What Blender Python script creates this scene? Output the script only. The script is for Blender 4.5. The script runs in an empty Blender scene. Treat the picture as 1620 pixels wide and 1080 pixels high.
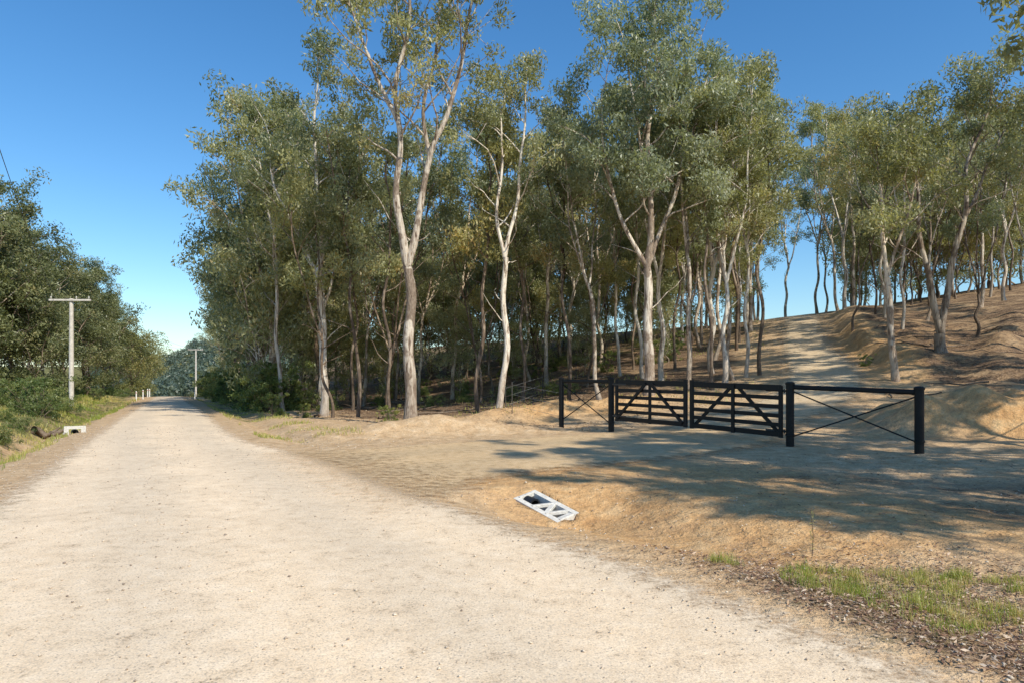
import bpy, math, random
import numpy as np
from mathutils import Vector
R = np.random.RandomState(7)
random.seed(7)
scene = bpy.context.scene
COL = scene.collection

# ------------------------------------------------------------------ helpers
def new_mesh(name, verts, faces, mats=(), smooth=False, attrs=None):
    me = bpy.data.meshes.new(name)
    verts = np.asarray(verts, dtype=np.float32)
    if isinstance(faces, np.ndarray):
        k = faces.shape[1]; m = faces.shape[0]
        me.vertices.add(len(verts)); me.vertices.foreach_set("co", verts.ravel())
        me.loops.add(m*k); me.loops.foreach_set("vertex_index", faces.astype(np.int32).ravel())
        me.polygons.add(m)
        me.polygons.foreach_set("loop_start", np.arange(0, m*k, k, dtype=np.int32))
        me.polygons.foreach_set("loop_total", np.full(m, k, dtype=np.int32))
        me.update(calc_edges=True)
    else:
        me.from_pydata([tuple(map(float, v)) for v in verts], [], faces)
        me.update()
    for m_ in mats: me.materials.append(m_)
    if smooth:
        me.polygons.foreach_set("use_smooth", np.ones(len(me.polygons), dtype=bool))
    if attrs:
        for an, arr in attrs.items():
            arr = np.asarray(arr, dtype=np.float32)
            if arr.ndim == 1:
                a = me.attributes.new(an, 'FLOAT', 'POINT'); a.data.foreach_set("value", arr)
            else:
                a = me.attributes.new(an, 'FLOAT_COLOR', 'POINT')
                if arr.shape[1] == 3: arr = np.c_[arr, np.ones(len(arr), dtype=np.float32)]
                a.data.foreach_set("color", arr.astype(np.float32).ravel())
    return me

def add_obj(name, data, loc=(0,0,0), rotz=0.0, scale=1.0, parent=None, label=None, category=None, group=None, kind=None):
    o = bpy.data.objects.new(name, data)
    COL.objects.link(o)
    o.location = loc; o.rotation_euler = (0,0,rotz)
    o.scale = (scale,)*3 if not isinstance(scale, (tuple,list)) else scale
    if parent: o.parent = parent
    if label: o["label"] = label
    if category: o["category"] = category
    if group: o["group"] = group
    if kind: o["kind"] = kind
    return o

def smooth(a, b, x):
    t = np.clip((x-a)/(b-a), 0, 1); return t*t*(3-2*t)

def vnoise(x, y, seed=0):
    x = np.asarray(x, float); y = np.asarray(y, float)
    xi = np.floor(x); yi = np.floor(y); fx = x-xi; fy = y-yi
    fx = fx*fx*(3-2*fx); fy = fy*fy*(3-2*fy)
    def h(a, b):
        s = np.sin(a*127.1+b*311.7+seed*74.7)*43758.5453
        return s-np.floor(s)
    return (h(xi,yi)*(1-fx)+h(xi+1,yi)*fx)*(1-fy)+(h(xi,yi+1)*(1-fx)+h(xi+1,yi+1)*fx)*fy
def fbm(x, y, oct=4, seed=0):
    s = 0; a = .5
    for i in range(oct):
        s = s+a*(vnoise(x*2**i, y*2**i, seed+i)-.5); a *= .5
    return s

class MB:
    def __init__(s): s.v=[]; s.f=[]
    def beam(s, a, b, w, h, up=(0,0,1), bev=0.12):
        a=Vector(a); b=Vector(b); d=(b-a).normalized(); up=Vector(up)
        side=d.cross(up)
        if side.length<1e-4: side=d.cross(Vector((1,0,0)))
        side.normalize(); u=side.cross(d).normalized()
        c=min(w,h)*bev
        prof=[(-w/2+c,-h/2),(w/2-c,-h/2),(w/2,-h/2+c),(w/2,h/2-c),(w/2-c,h/2),(-w/2+c,h/2),(-w/2,h/2-c),(-w/2,-h/2+c)]
        n=len(s.v)
        for p in (a,b):
            for (x,y) in prof: s.v.append(tuple(p+side*x+u*y))
        for i in range(8):
            j=(i+1)%8; s.f.append((n+i,n+j,n+8+j,n+8+i))
        s.f.append(tuple(n+7-i for i in range(8))); s.f.append(tuple(n+8+i for i in range(8)))
        return s
    def lathe(s, base, prof, k=20, axis=(0,0,1)):
        ax=Vector(axis).normalized(); q=Vector((0,0,1)).rotation_difference(ax); base=Vector(base)
        n=len(s.v)
        for (r,t) in prof:
            for i in range(k):
                an=2*math.pi*i/k
                s.v.append(tuple(base+q@Vector((r*math.cos(an), r*math.sin(an), t))))
        for j in range(len(prof)-1):
            for i in range(k):
                i2=(i+1)%k
                s.f.append((n+j*k+i,n+j*k+i2,n+(j+1)*k+i2,n+(j+1)*k+i))
        if prof[0][0]>1e-4: s.f.append(tuple(n+k-1-i for i in range(k)))
        if prof[-1][0]>1e-4: s.f.append(tuple(n+(len(prof)-1)*k+i for i in range(k)))
        return s
    def mesh(s, name, mat): return new_mesh(name, np.array(s.v), s.f, [mat])

# ------------------------------------------------------------------ materials
def mat_new(name):
    m = bpy.data.materials.new(name); m.use_nodes = True
    nt = m.node_tree; nt.nodes.clear()
    out = nt.nodes.new('ShaderNodeOutputMaterial')
    return m, nt, out
def N(nt, t, **kw):
    n = nt.nodes.new(t)
    for k, v in kw.items(): setattr(n, k, v)
    return n
def noise(nt, vec, scale, detail=4, rough=.55, dist=0):
    n = N(nt,'ShaderNodeTexNoise'); n.inputs['Scale'].default_value=scale; n.inputs['Detail'].default_value=detail
    n.inputs['Roughness'].default_value=rough; n.inputs['Distortion'].default_value=dist
    nt.links.new(vec, n.inputs['Vector']); return n.outputs['Fac']
def ramp(nt, fac, stops, interp='LINEAR'):
    r = N(nt,'ShaderNodeValToRGB'); r.color_ramp.interpolation=interp
    el = r.color_ramp.elements
    while len(el)<len(stops): el.new(.5)
    for e,(p,c) in zip(el, stops):
        e.position=p; e.color = c if len(c)==4 else (*c,1)
    nt.links.new(fac, r.inputs['Fac']); return r.outputs['Color']
def mix(nt, fac, a, b, bt='MIX'):
    m = N(nt,'ShaderNodeMix', data_type='RGBA', blend_type=bt)
    for s,v in ((m.inputs[0],fac),(m.inputs[6],a),(m.inputs[7],b)):
        if isinstance(v,(int,float)): s.default_value=v
        elif isinstance(v,tuple): s.default_value=(*v,1) if len(v)==3 else v
        else: nt.links.new(v,s)
    return m.outputs[2]
def mth(nt, op, a, b=0.0, clamp=False):
    m = N(nt,'ShaderNodeMath', operation=op, use_clamp=clamp)
    for s,v in ((m.inputs[0],a),(m.inputs[1],b)):
        if isinstance(v,(int,float)): s.default_value=v
        else: nt.links.new(v,s)
    return m.outputs[0]
def g(v): return (v,v,v)
def principled(nt, out, col, rough=.9, spec=.2, bump=None, bstr=.4, bdist=.02):
    p = N(nt,'ShaderNodeBsdfPrincipled')
    if isinstance(col, tuple): p.inputs['Base Color'].default_value=(*col,1)
    else: nt.links.new(col, p.inputs['Base Color'])
    p.inputs['Roughness'].default_value=rough
    p.inputs['Specular IOR Level'].default_value=spec
    if bump is not None:
        b=N(nt,'ShaderNodeBump'); b.inputs['Strength'].default_value=bstr; b.inputs['Distance'].default_value=bdist
        nt.links.new(bump,b.inputs['Height']); nt.links.new(b.outputs['Normal'],p.inputs['Normal'])
    nt.links.new(p.outputs[0], out.inputs['Surface'])
    return p
def pos(nt): return N(nt,'ShaderNodeNewGeometry').outputs['Position']
def objc(nt): return N(nt,'ShaderNodeTexCoord').outputs['Object']
def mapping(nt, vec, sc=(1,1,1), rot=(0,0,0)):
    m=N(nt,'ShaderNodeMapping'); m.inputs['Scale'].default_value=sc; m.inputs['Rotation'].default_value=rot
    nt.links.new(vec,m.inputs['Vector']); return m.outputs['Vector']
def attr(nt, name, out='Fac'):
    a=N(nt,'ShaderNodeAttribute'); a.attribute_name=name; return a.outputs[out]
def stones(nt, vec, scale, lo, hi):
    v=N(nt,'ShaderNodeTexVoronoi'); v.inputs['Scale'].default_value=scale
    nt.links.new(vec,v.inputs['Vector'])
    sep=N(nt,'ShaderNodeSeparateColor'); nt.links.new(v.outputs['Color'],sep.inputs[0])
    return v.outputs['Distance'], sep.outputs[0], sep.outputs[1]

def make_ground_mat():
    m,nt,out=mat_new("ground_soil"); P=pos(nt)
    n1=noise(nt,P,.55,3,.6); n2=noise(nt,P,3.0,5,.6); n3=noise(nt,P,42,2,.7); n4=noise(nt,P,13,4,.75)
    dirt=ramp(nt,n2,[(.25,(.42,.265,.14)),(.5,(.58,.40,.23)),(.75,(.71,.53,.34))])
    orange=ramp(nt,n2,[(.22,(.42,.22,.09)),(.5,(.60,.36,.165)),(.78,(.72,.50,.27))])
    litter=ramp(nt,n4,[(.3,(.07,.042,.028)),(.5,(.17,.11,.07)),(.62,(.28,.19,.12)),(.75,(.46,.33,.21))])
    grass=ramp(nt,n4,[(.3,(.07,.08,.025)),(.5,(.17,.165,.055)),(.7,(.32,.25,.12))])
    sep=N(nt,'ShaderNodeSeparateColor'); nt.links.new(attr(nt,'mask','Color'),sep.inputs[0])
    def wob(ch, k=1.1):
        a=mth(nt,'ADD',ch,mth(nt,'MULTIPLY',mth(nt,'SUBTRACT',n2,.5),k))
        a=mth(nt,'ADD',a,mth(nt,'MULTIPLY',mth(nt,'SUBTRACT',n1,.5),k))
        return mth(nt,'MULTIPLY',mth(nt,'SUBTRACT',a,.3),2.2,True)
    c=mix(nt,wob(sep.outputs[2]),dirt,orange)
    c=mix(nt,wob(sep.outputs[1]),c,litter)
    c=mix(nt,wob(sep.outputs[0]),c,grass)
    d,r1,r2=stones(nt,P,34,0,1)
    peb=mth(nt,'MULTIPLY',mth(nt,'LESS_THAN',d,.3),mth(nt,'GREATER_THAN',r1,.8))
    c=mix(nt,mth(nt,'MULTIPLY',peb,.65),c,ramp(nt,r2,[(0,(.16,.10,.07)),(1,(.70,.57,.42))]))
    c=mix(nt,.4,c,ramp(nt,n4,[(.35,g(.6)),(.6,g(1.2))]),'MULTIPLY')
    c=mix(nt,.45,c,ramp(nt,n3,[(.3,g(.55)),(.7,g(1.4))]),'MULTIPLY')
    h=mth(nt,'ADD',mth(nt,'MULTIPLY',n2,2.0),mth(nt,'ADD',mth(nt,'MULTIPLY',n4,.7),mth(nt,'MULTIPLY',n3,.25)))
    principled(nt,out,c,.95,.08,h,.8,.07)
    return m

def make_road_mat(name, lowc, midc, hic, grit, tracks, bstr=.5, mott=1.0):
    m,nt,out=mat_new(name); P=pos(nt)
    n1=noise(nt,P,.7,3,.6); n2=noise(nt,P,5,5,.7); n3=noise(nt,P,80,2,.8); n4=noise(nt,P,30,3,.7)
    c=ramp(nt,n2,[(.2,lowc),(.5,midc),(.8,hic)])
    c=mix(nt,.4,c,ramp(nt,n1,[(.3,g(.8)),(.7,g(1.18))]),'MULTIPLY')
    a=attr(nt,'across')
    ww=mth(nt,'ADD',a,mth(nt,'MULTIPLY',mth(nt,'SUBTRACT',n1,.5),.6))
    tr=mth(nt,'ADD',mth(nt,'MULTIPLY',mth(nt,'COSINE',mth(nt,'MULTIPLY',ww,tracks)),.5),.5)
    c=mix(nt,mth(nt,'MULTIPLY',tr,.75),c,mix(nt,1.0,c,(1.17,1.14,1.10),'MULTIPLY'))
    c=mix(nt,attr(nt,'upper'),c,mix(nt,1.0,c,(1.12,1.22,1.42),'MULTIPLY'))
    loose=mth(nt,'SUBTRACT',1.0,tr)
    d,r1,r2=stones(nt,P,52,0,1)
    thr=mth(nt,'SUBTRACT',1-grit,mth(nt,'MULTIPLY',loose,.14))
    peb=mth(nt,'MULTIPLY',mth(nt,'LESS_THAN',d,.33),mth(nt,'GREATER_THAN',r1,thr))
    c=mix(nt,mth(nt,'MULTIPLY',peb,.7),c,ramp(nt,r2,[(0,(.18,.14,.12)),(.5,(.36,.29,.22)),(1,(.74,.61,.46))]))
    d2,q1,q2=stones(nt,P,105,0,1)
    c=mix(nt,mth(nt,'MULTIPLY',mth(nt,'GREATER_THAN',q1,.70),.45),c,ramp(nt,q2,[(0,(.28,.23,.18)),(1,(.80,.66,.49))]))
    c=mix(nt,.45,c,ramp(nt,n3,[(.3,g(.65)),(.7,g(1.3))]),'MULTIPLY')
    h=mth(nt,'ADD',mth(nt,'MULTIPLY',n4,.7),mth(nt,'ADD',mth(nt,'MULTIPLY',n2,.5*mott),mth(nt,'MULTIPLY',peb,.3)))
    p=N(nt,'ShaderNodeBsdfPrincipled'); nt.links.new(c,p.inputs['Base Color'])
    p.inputs['Roughness'].default_value=.95; p.inputs['Specular IOR Level'].default_value=.08
    b=N(nt,'ShaderNodeBump'); b.inputs['Strength'].default_value=bstr; b.inputs['Distance'].default_value=.025
    nt.links.new(h,b.inputs['Height']); nt.links.new(b.outputs[0],p.inputs['Normal'])
    e=attr(nt,'edge')
    ea=mth(nt,'ADD',e,mth(nt,'MULTIPLY',mth(nt,'SUBTRACT',n2,.5),1.3))
    ea=mth(nt,'ADD',ea,mth(nt,'MULTIPLY',mth(nt,'SUBTRACT',n4,.5),1.0))
    al=mth(nt,'MULTIPLY',mth(nt,'SUBTRACT',ea,.3),1.8,True)
    tr_=N(nt,'ShaderNodeBsdfTransparent'); ms=N(nt,'ShaderNodeMixShader')
    nt.links.new(al,ms.inputs[0]); nt.links.new(tr_.outputs[0],ms.inputs[1]); nt.links.new(p.outputs[0],ms.inputs[2])
    nt.links.new(ms.outputs[0],out.inputs['Surface'])
    return m

def make_bark(name, c1, c2, c3, patch):
    m,nt,out=mat_new(name); O=objc(nt)
    info=N(nt,'ShaderNodeObjectInfo')
    add=N(nt,'ShaderNodeVectorMath',operation='ADD'); nt.links.new(O,add.inputs[0])
    sc=N(nt,'ShaderNodeVectorMath',operation='SCALE'); nt.links.new(info.outputs['Location'],sc.inputs[0]); sc.inputs['Scale'].default_value=.37
    nt.links.new(sc.outputs[0],add.inputs[1]); V=add.outputs[0]
    s=mapping(nt,V,(9,9,1.1)); n1=noise(nt,s,1.0,5,.65,.6)
    n2=noise(nt,V,1.1,3,.6); n3=noise(nt,mapping(nt,V,(30,30,5)),1,3,.7)
    c=ramp(nt,n1,[(.38,c3),(.45,c2),(.53,c1)])
    c=mix(nt,ramp(nt,n2,[(patch,g(0)),(patch+.05,g(1))]),c,ramp(nt,n3,[(.3,c3),(.7,c2)]))
    sep=N(nt,'ShaderNodeSeparateXYZ'); nt.links.new(O,sep.inputs[0])
    foot=mth(nt,'SUBTRACT',1.0,mth(nt,'DIVIDE',mth(nt,'ADD',sep.outputs[2],mth(nt,'MULTIPLY',n2,-1.0)),2.6),True)
    c=mix(nt,mth(nt,'MULTIPLY',foot,.7,True),c,ramp(nt,n3,[(.3,c3),(.7,c2)]))
    c=mix(nt,1.0,c,ramp(nt,info.outputs['Random'],[(0,(.66,.64,.62)),(.5,(1,1,1)),(1,(1.1,1.05,.98))]),'MULTIPLY')
    principled(nt,out,c,.85,.2,mth(nt,'ADD',n1,mth(nt,'MULTIPLY',n3,.6)),.8,.06)
    return m

def make_leaf(name, stops, trans=.38):
    m,nt,out=mat_new(name)
    c=ramp(nt,attr(nt,'tint'),stops)
    info=N(nt,'ShaderNodeObjectInfo')
    c=mix(nt,1.0,c,ramp(nt,info.outputs['Random'],[(0,(.88,.92,.97)),(.35,(1.0,1.0,1.0)),(.7,(1.08,1.05,.93)),(1,(1.18,1.07,.84))]),'MULTIPLY')
    p=N(nt,'ShaderNodeBsdfPrincipled'); nt.links.new(c,p.inputs['Base Color'])
    p.inputs['Roughness'].default_value=.42; p.inputs['Specular IOR Level'].default_value=.45
    t=N(nt,'ShaderNodeBsdfTranslucent'); nt.links.new(mix(nt,1.0,c,(1.55,1.5,.8),'MULTIPLY'),t.inputs['Color'])
    ms=N(nt,'ShaderNodeMixShader'); ms.inputs[0].default_value=trans
    nt.links.new(p.outputs[0],ms.inputs[1]); nt.links.new(t.outputs[0],ms.inputs[2]); nt.links.new(ms.outputs[0],out.inputs['Surface'])
    return m

def make_simple(name, col, rough=.6, spec=.4, var=.25, scale=20, bstr=.2):
    m,nt,out=mat_new(name); O=objc(nt); n=noise(nt,O,scale,5,.65)
    a=tuple(x*(1-var) for x in col); b=tuple(min(1,x*(1+var)) for x in col)
    principled(nt,out,ramp(nt,n,[(.3,a),(.7,b)]),rough,spec,n,bstr,.01)
    return m

M_ground=make_ground_mat()
M_road=make_road_mat("pale_gravel",(.62,.47,.315),(.73,.575,.40),(.82,.675,.50),.12,2.9,.35)
M_drive=make_road_mat("brown_gravel",(.38,.25,.12),(.53,.37,.20),(.66,.495,.30),.18,2.6,.5,2)
M_bark_pale=make_bark("pale_gum_bark",(.84,.77,.66),(.60,.52,.43),(.20,.14,.10),.60)
M_bark_mid=make_bark("mottled_gum_bark",(.76,.67,.55),(.47,.38,.295),(.14,.092,.062),.51)
M_bark_dark=make_bark("rough_dark_bark",(.36,.285,.22),(.20,.15,.11),(.07,.05,.037),.47)
M_leaf=make_leaf("gum_leaves",[(0,(.12,.135,.062)),(.35,(.235,.25,.125)),(.65,(.345,.355,.20)),(.87,(.44,.435,.265)),(1,(.45,.36,.18))])
M_leaf2=make_leaf("blue_gum_leaves",[(0,(.125,.15,.082)),(.4,(.245,.275,.165)),(.75,(.355,.385,.255)),(1,(.45,.46,.325))])
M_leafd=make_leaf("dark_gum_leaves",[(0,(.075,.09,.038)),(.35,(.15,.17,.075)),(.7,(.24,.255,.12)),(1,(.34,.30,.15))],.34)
M_bush=make_leaf("shrub_leaves",[(0,(.055,.085,.025)),(.5,(.15,.20,.06)),(1,(.30,.32,.12))])
M_grass=make_leaf("grass_blades",[(0,(.14,.21,.03)),(.45,(.28,.34,.07)),(.7,(.44,.41,.14)),(1,(.58,.46,.25))],.35)
M_litter=make_leaf("dry_leaves",[(0,(.09,.05,.035)),(.4,(.24,.13,.075)),(.75,(.42,.28,.17)),(1,(.6,.48,.36))],.05)
M_black=make_simple("black_painted_timber",(.005,.005,.0055),.5,.3,.4,30,.25)
M_conc=make_simple("cast_concrete",(.60,.57,.51),.9,.15,.22,16,.5)
M_concdark=make_simple("weathered_concrete",(.42,.38,.32),.9,.2,.25,8,.4)
M_pipe=make_simple("black_plastic_pipe",(.015,.015,.016),.4,.4,.3,30,.1)
M_pole=make_simple("grey_pole_timber",(.58,.53,.46),.85,.2,.2,6,.4)
M_white=make_simple("white_post_paint",(.78,.78,.75),.6,.3,.08,10,.1)
M_red=make_simple("red_reflector",(.5,.03,.02),.3,.5,.1,30,.1)
M_wire=make_simple("galvanised_wire",(.25,.25,.25),.5,.5,.1,30,.1)
M_picket=make_simple("dark_steel_picket",(.05,.045,.04),.6,.4,.3,30,.2)
M_log=make_bark("dead_wood",(.40,.33,.26),(.24,.18,.13),(.10,.07,.05),.5)

# ------------------------------------------------------------------ terrain
S_Z=np.array([[-50,0],[2.4,0],[3.3,.16],[4.85,.95],[5.9,1.8],[6.8,2.6],[7.75,3.5],[9,5.0],[10.4,6.5],[12,7.3],[14.5,8.3],[20,10.5],[40,14],[400,20]])
DR_F=[(-7.2,15.4),(-5.7,16.3),(-3.6,17.2),(-1.2,18.9),(1.0,20.4),(3.25,21.5),(6.5,24.6),(10.3,28.5),(12.8,33.5),(15.2,40),(18,47),(21,54.5),(23,60),(26,70)]
DR_N=[(-1.6,5.6),(-.7,8.2),(.1,10.9),(2.0,12.4),(4.5,14.3),(6.9,16.6),(9.3,20.3),(13.5,25.2),(16.6,31.5),(19,39),(21.6,46),(24.8,53.5),(27,60),(31,69)]
def catmull(P, n):
    P=np.array(P,float); P=np.vstack([2*P[0]-P[1],P,2*P[-1]-P[-2]]); out=[]
    for i in range(1,len(P)-2):
        for t in np.linspace(0,1,n,endpoint=False):
            a,b,c,d=P[i-1],P[i],P[i+1],P[i+2]
            out.append(.5*((2*b)+(-a+c)*t+(2*a-5*b+4*c-d)*t*t+(-a+3*b-3*c+d)*t**3))
    out.append(P[-2]); return np.array(out)
DC=(catmull(DR_F,6)+catmull(DR_N,6))/2
DW=np.linalg.norm(catmull(DR_F,6)-catmull(DR_N,6),axis=1)/2
def drive_dist(x,y):
    x=np.asarray(x,float); best=np.full(x.shape,1e9)
    for (cx,cy),w in list(zip(DC,DW))[::2]:
        d=np.sqrt((x-cx)**2+(y-cy)**2)-w; best=np.minimum(best,d)
    return best
def gauss(x,y,cx,cy,sx,sy,ang=0):
    c,s=math.cos(ang),math.sin(ang); u=(x-cx)*c+(y-cy)*s; v=-(x-cx)*s+(y-cy)*c
    return np.exp(-(u/sx)**2-(v/sy)**2)
CO=(.02,10.15); CD=(.66,-.751); CW=(.751,.66); CL=.92; CWD=.44; CZ=-.11; CDROP=.22; CROLL=.08
def hfun(x,y):
    e=x+.5*y
    s=.15*x+.13*y
    z=np.interp(s,S_Z[:,0],S_Z[:,1])*smooth(5,28,e)
    z=z+2.2*gauss(x,y,50,62,18,20)
    z=z-9*smooth(85,230,y-.25*x)*smooth(60,-10,x)
    z=z+36*np.exp(-((y-760)/190)**2)*(.7+.4*vnoise(x*.004,y*.004,5))*smooth(200,0,x)
    dd=drive_dist(x,y)
    rough=smooth(0,1.2,dd)
    onroad=smooth(3.9,5.0,e+.0)+smooth(-2.6,-3.6,e)
    onroad_far=np.where(y>15.5, smooth(2.3,3.2,e)+smooth(-2.6,-3.6,e), onroad)
    off=np.clip(onroad_far,0,1)*rough*(1-.8*gauss(x,y,.8,9.2,1.6,1.8))
    z=z+off*(.12*fbm(x*.6,y*.6,4,3)+.10*fbm(x*2.6,y*2.6,3,9)+.35*fbm(x*.13,y*.13,3,1)*smooth(14,40,y))
    z=z-off*.2*np.abs(vnoise(x*.9+y*.5,(y-x)*.25,51)-.5)*2*smooth(10,16,x)
    z=z+.03*smooth(1.0,-1.5,dd)*smooth(5,8,e)*smooth(30,18,y)
    dep=.28*smooth(10.5,9.4,y-.35*(x-.4))*(.12+.88*smooth(5.0,8.6,y))
    z=z-dep*np.exp(-((e-5.7)/1.0)**2)
    z=z-.22*smooth(17.5,20,y)*np.exp(-((e-3.6)/.6)**2)
    z=z-.60*np.exp(-((e+4.5)/.75)**2)*smooth(120,70,y)
    z=z+.25*smooth(-5.8,-8.5,e)*smooth(150,60,y)+.18*fbm(x*1.5,y*1.5,3,44)*smooth(-3.2,-4.5,e)
    z=z+.05*np.exp(-((e)/2.0)**2)
    z=z+.42*gauss(x,y,-2.6,21.3,3.2,.9,.45)*smooth(0,1.0,dd)*(.7+.8*vnoise(x*1.3,y*1.3,2))
    z=z+.55*gauss(x,y,2.2,28.5,4.6,1.1,.35)*(.7+.8*vnoise(x*1.1,y*1.1,4))
    z=z+.95*smooth(-.9,.25,.34*(x-13)+.94*(y-17))*smooth(4.0,.3,.34*(x-13)+.94*(y-17))*smooth(9.4,11.0,x)*smooth(22,17,x)*(.6+.6*vnoise(x*1.4,y*1.4,6))*smooth(0,1.3,dd)
    z=z+.75*smooth(.2,.9,dd)*smooth(6,1.2,dd)*smooth(15,18,x)*smooth(26,31,y)*smooth(60,48,y)*(.5+.8*vnoise(x*.9,y*.9,26))*smooth(-1,3,x-(.46*y-.5))
    z=z+.5*gauss(x,y,24,33,8.0,.9,.9)*smooth(0,1,dd)*(.4+1.1*vnoise(x*.9,y*.9,36))
    l=(x-CO[0])*CD[0]+(y-CO[1])*CD[1]; w_=(x-CO[0])*CW[0]+(y-CO[1])*CW[1]
    tz=CZ-CDROP*np.clip(l/CL,0,1.5)-.005+CROLL*np.clip(w_/CWD,-.6,1.3)
    near=smooth(-.35,.0,l)*smooth(2.4,1.1,l)*smooth(-1.6,-.1,w_)*smooth(1.4,.5,w_)
    z=z*(1-near)+tz*near
    ins=(l>.08)&(l<CL-.02)&(w_>.05)&(w_<CWD-.05)
    z=np.where(ins,CZ-.75,z)
    return z
def axis(lo,a,b,hi,st,gr):
    mid=list(np.arange(a,b,st)); r=[b]; s=st
    while r[-1]<hi: s*=gr; r.append(r[-1]+s)
    l=[a-st]; s=st
    while l[-1]>lo: s*=gr; l.append(l[-1]-s)
    return np.array(l[::-1]+mid+r)
XS=axis(-900,-8,13,900,.11,1.042); YS=axis(-60,2.5,24,1300,.11,1.042)
GX,GY=np.meshgrid(XS,YS); GZ=hfun(GX,GY)
def hg(x,y):
    x=np.asarray(x,float); y=np.asarray(y,float)
    i=np.clip(np.searchsorted(XS,x)-1,0,len(XS)-2); j=np.clip(np.searchsorted(YS,y)-1,0,len(YS)-2)
    fx=(x-XS[i])/(XS[i+1]-XS[i]); fy=(y-YS[j])/(YS[j+1]-YS[j])
    return (GZ[j,i]*(1-fx)+GZ[j,i+1]*fx)*(1-fy)+(GZ[j+1,i]*(1-fx)+GZ[j+1,i+1]*fx)*fy
def H(x,y): return float(hg(x,y))
def grid_faces(nr,nc):
    i=np.arange(nr-1)[:,None]*nc+np.arange(nc-1)[None,:]
    return np.stack([i,i+1,i+nc+1,i+nc],-1).reshape(-1,4)
x=GX.ravel(); y=GY.ravel(); e=x+.5*y; dd=drive_dist(x,y)
grass=.74*smooth(-2.7,-4.0,e)*(1-.7*np.exp(-((e+4.0)/.7)**2)*smooth(40,20,y))
grass=grass*(.35+.65*smooth(12,28,y))
grass=np.maximum(grass, .5*smooth(2.2,3.0,e)*smooth(6.5,4.0,e)*smooth(24,34,y))
grass=np.maximum(grass,.42*gauss(x,y,3.2,4.9,1.8,1.1,-.6))
grass=np.maximum(grass,.36*smooth(18,26,e)*smooth(42,56,y)*smooth(30,15,x))
grass=np.maximum(grass,1.0*smooth(120,170,y))
litter=.76*smooth(6.0,10,e)*smooth(25,32,y)*smooth(.5,3,dd)*smooth(22,12,x)
litter=np.maximum(litter,.60*np.exp(-((e-4.85)/.45)**2)*smooth(7.2,5.2,y))
litter=np.maximum(litter,.46*smooth(7.8,10.5,e)*smooth(15,10,y))  # brown leaf litter, also painted in to deepen the tree shade here
litter=np.maximum(litter,.66*smooth(14,17,x)*smooth(19,25,y)*smooth(.8,2.2,dd))
litter=np.maximum(litter,.5*smooth(-3.4,-4.6,e)*smooth(30,15,y))
litter=litter*(1-.9*np.clip(gauss(x,y,2.4,28.8,6.0,2.6,.3),0,1))
orange=.78*smooth(3.5,5,e)*smooth(14,9,e)*smooth(5,7,y)*smooth(17,13,y)
orange=np.maximum(orange,.8*gauss(x,y,2.4,28.5,6.5,3.0,.3)); orange=np.maximum(orange,.9*gauss(x,y,14,18,5,4)); orange=np.maximum(orange,.8*gauss(x,y,20,35,6,16,-.4))
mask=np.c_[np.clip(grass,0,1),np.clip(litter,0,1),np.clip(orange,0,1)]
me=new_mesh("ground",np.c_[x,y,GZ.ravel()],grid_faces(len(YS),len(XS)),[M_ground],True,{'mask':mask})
add_obj("ground",me,label="bare sandy soil rising to a wooded hillside",category="ground",kind="structure")

def strip(name, L, Rr, nac, mat, off, endfade, label, ew=.12):
    L=np.array(L); Rr=np.array(Rr); n=len(L)
    t=np.linspace(0,1,nac)[None,:,None]
    P=L[:,None,:]*(1-t)+Rr[:,None,:]*t
    X=P[...,0]; Y=P[...,1]; Z=hg(X,Y)+off
    tt=np.broadcast_to(t[...,0],X.shape)
    w=np.linalg.norm(Rr-L,axis=1)[:,None]
    edge=np.clip(np.minimum(tt,1-tt)*w/(ew*5),0,1)
    if endfade: edge=edge*np.clip(np.arange(n)/endfade,0,1)[:,None]
    ac=(tt-.5)*w
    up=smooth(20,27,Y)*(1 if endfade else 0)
    me=new_mesh(name,np.c_[X.ravel(),Y.ravel(),Z.ravel()],grid_faces(n,nac)[:, ::-1],[mat],True,{'edge':edge.ravel(),'across':ac.ravel(),'upper':np.asarray(up,float).ravel()})
    return add_obj(name,me,label=label,category="road",kind="structure")
ys=list(np.arange(-12,30,.25)); s=.25
while ys[-1]<170: s*=1.03; ys.append(ys[-1]+s)
ys=np.array(ys)
jit=.10*fbm(ys*.8,ys*0+3,3,11)
Lx=-2.75-.5*ys+jit+.45*smooth(25,65,ys)
re=np.interp(ys,[-12,4,6,8,10,14,16.5,18.5,22,40,60,200],[4.9,4.6,4.45,4.15,3.9,3.6,3.0,2.45,2.35,2.2,1.8,1.8])
Rx=re-.5*ys+.14*fbm(ys*.7,ys*0+9,3,13)
strip("gravel_road",np.c_[Lx,ys],np.c_[Rx,ys],44,M_road,.014,0,"pale beige gravel road running straight through bushland",.18)
F=catmull(DR_F,12); Nn=catmull(DR_N,12)
strip("gravel_driveway",F,Nn,44,M_drive,.028,26,"brown gravel driveway climbing through the black gates",.24)

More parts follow.
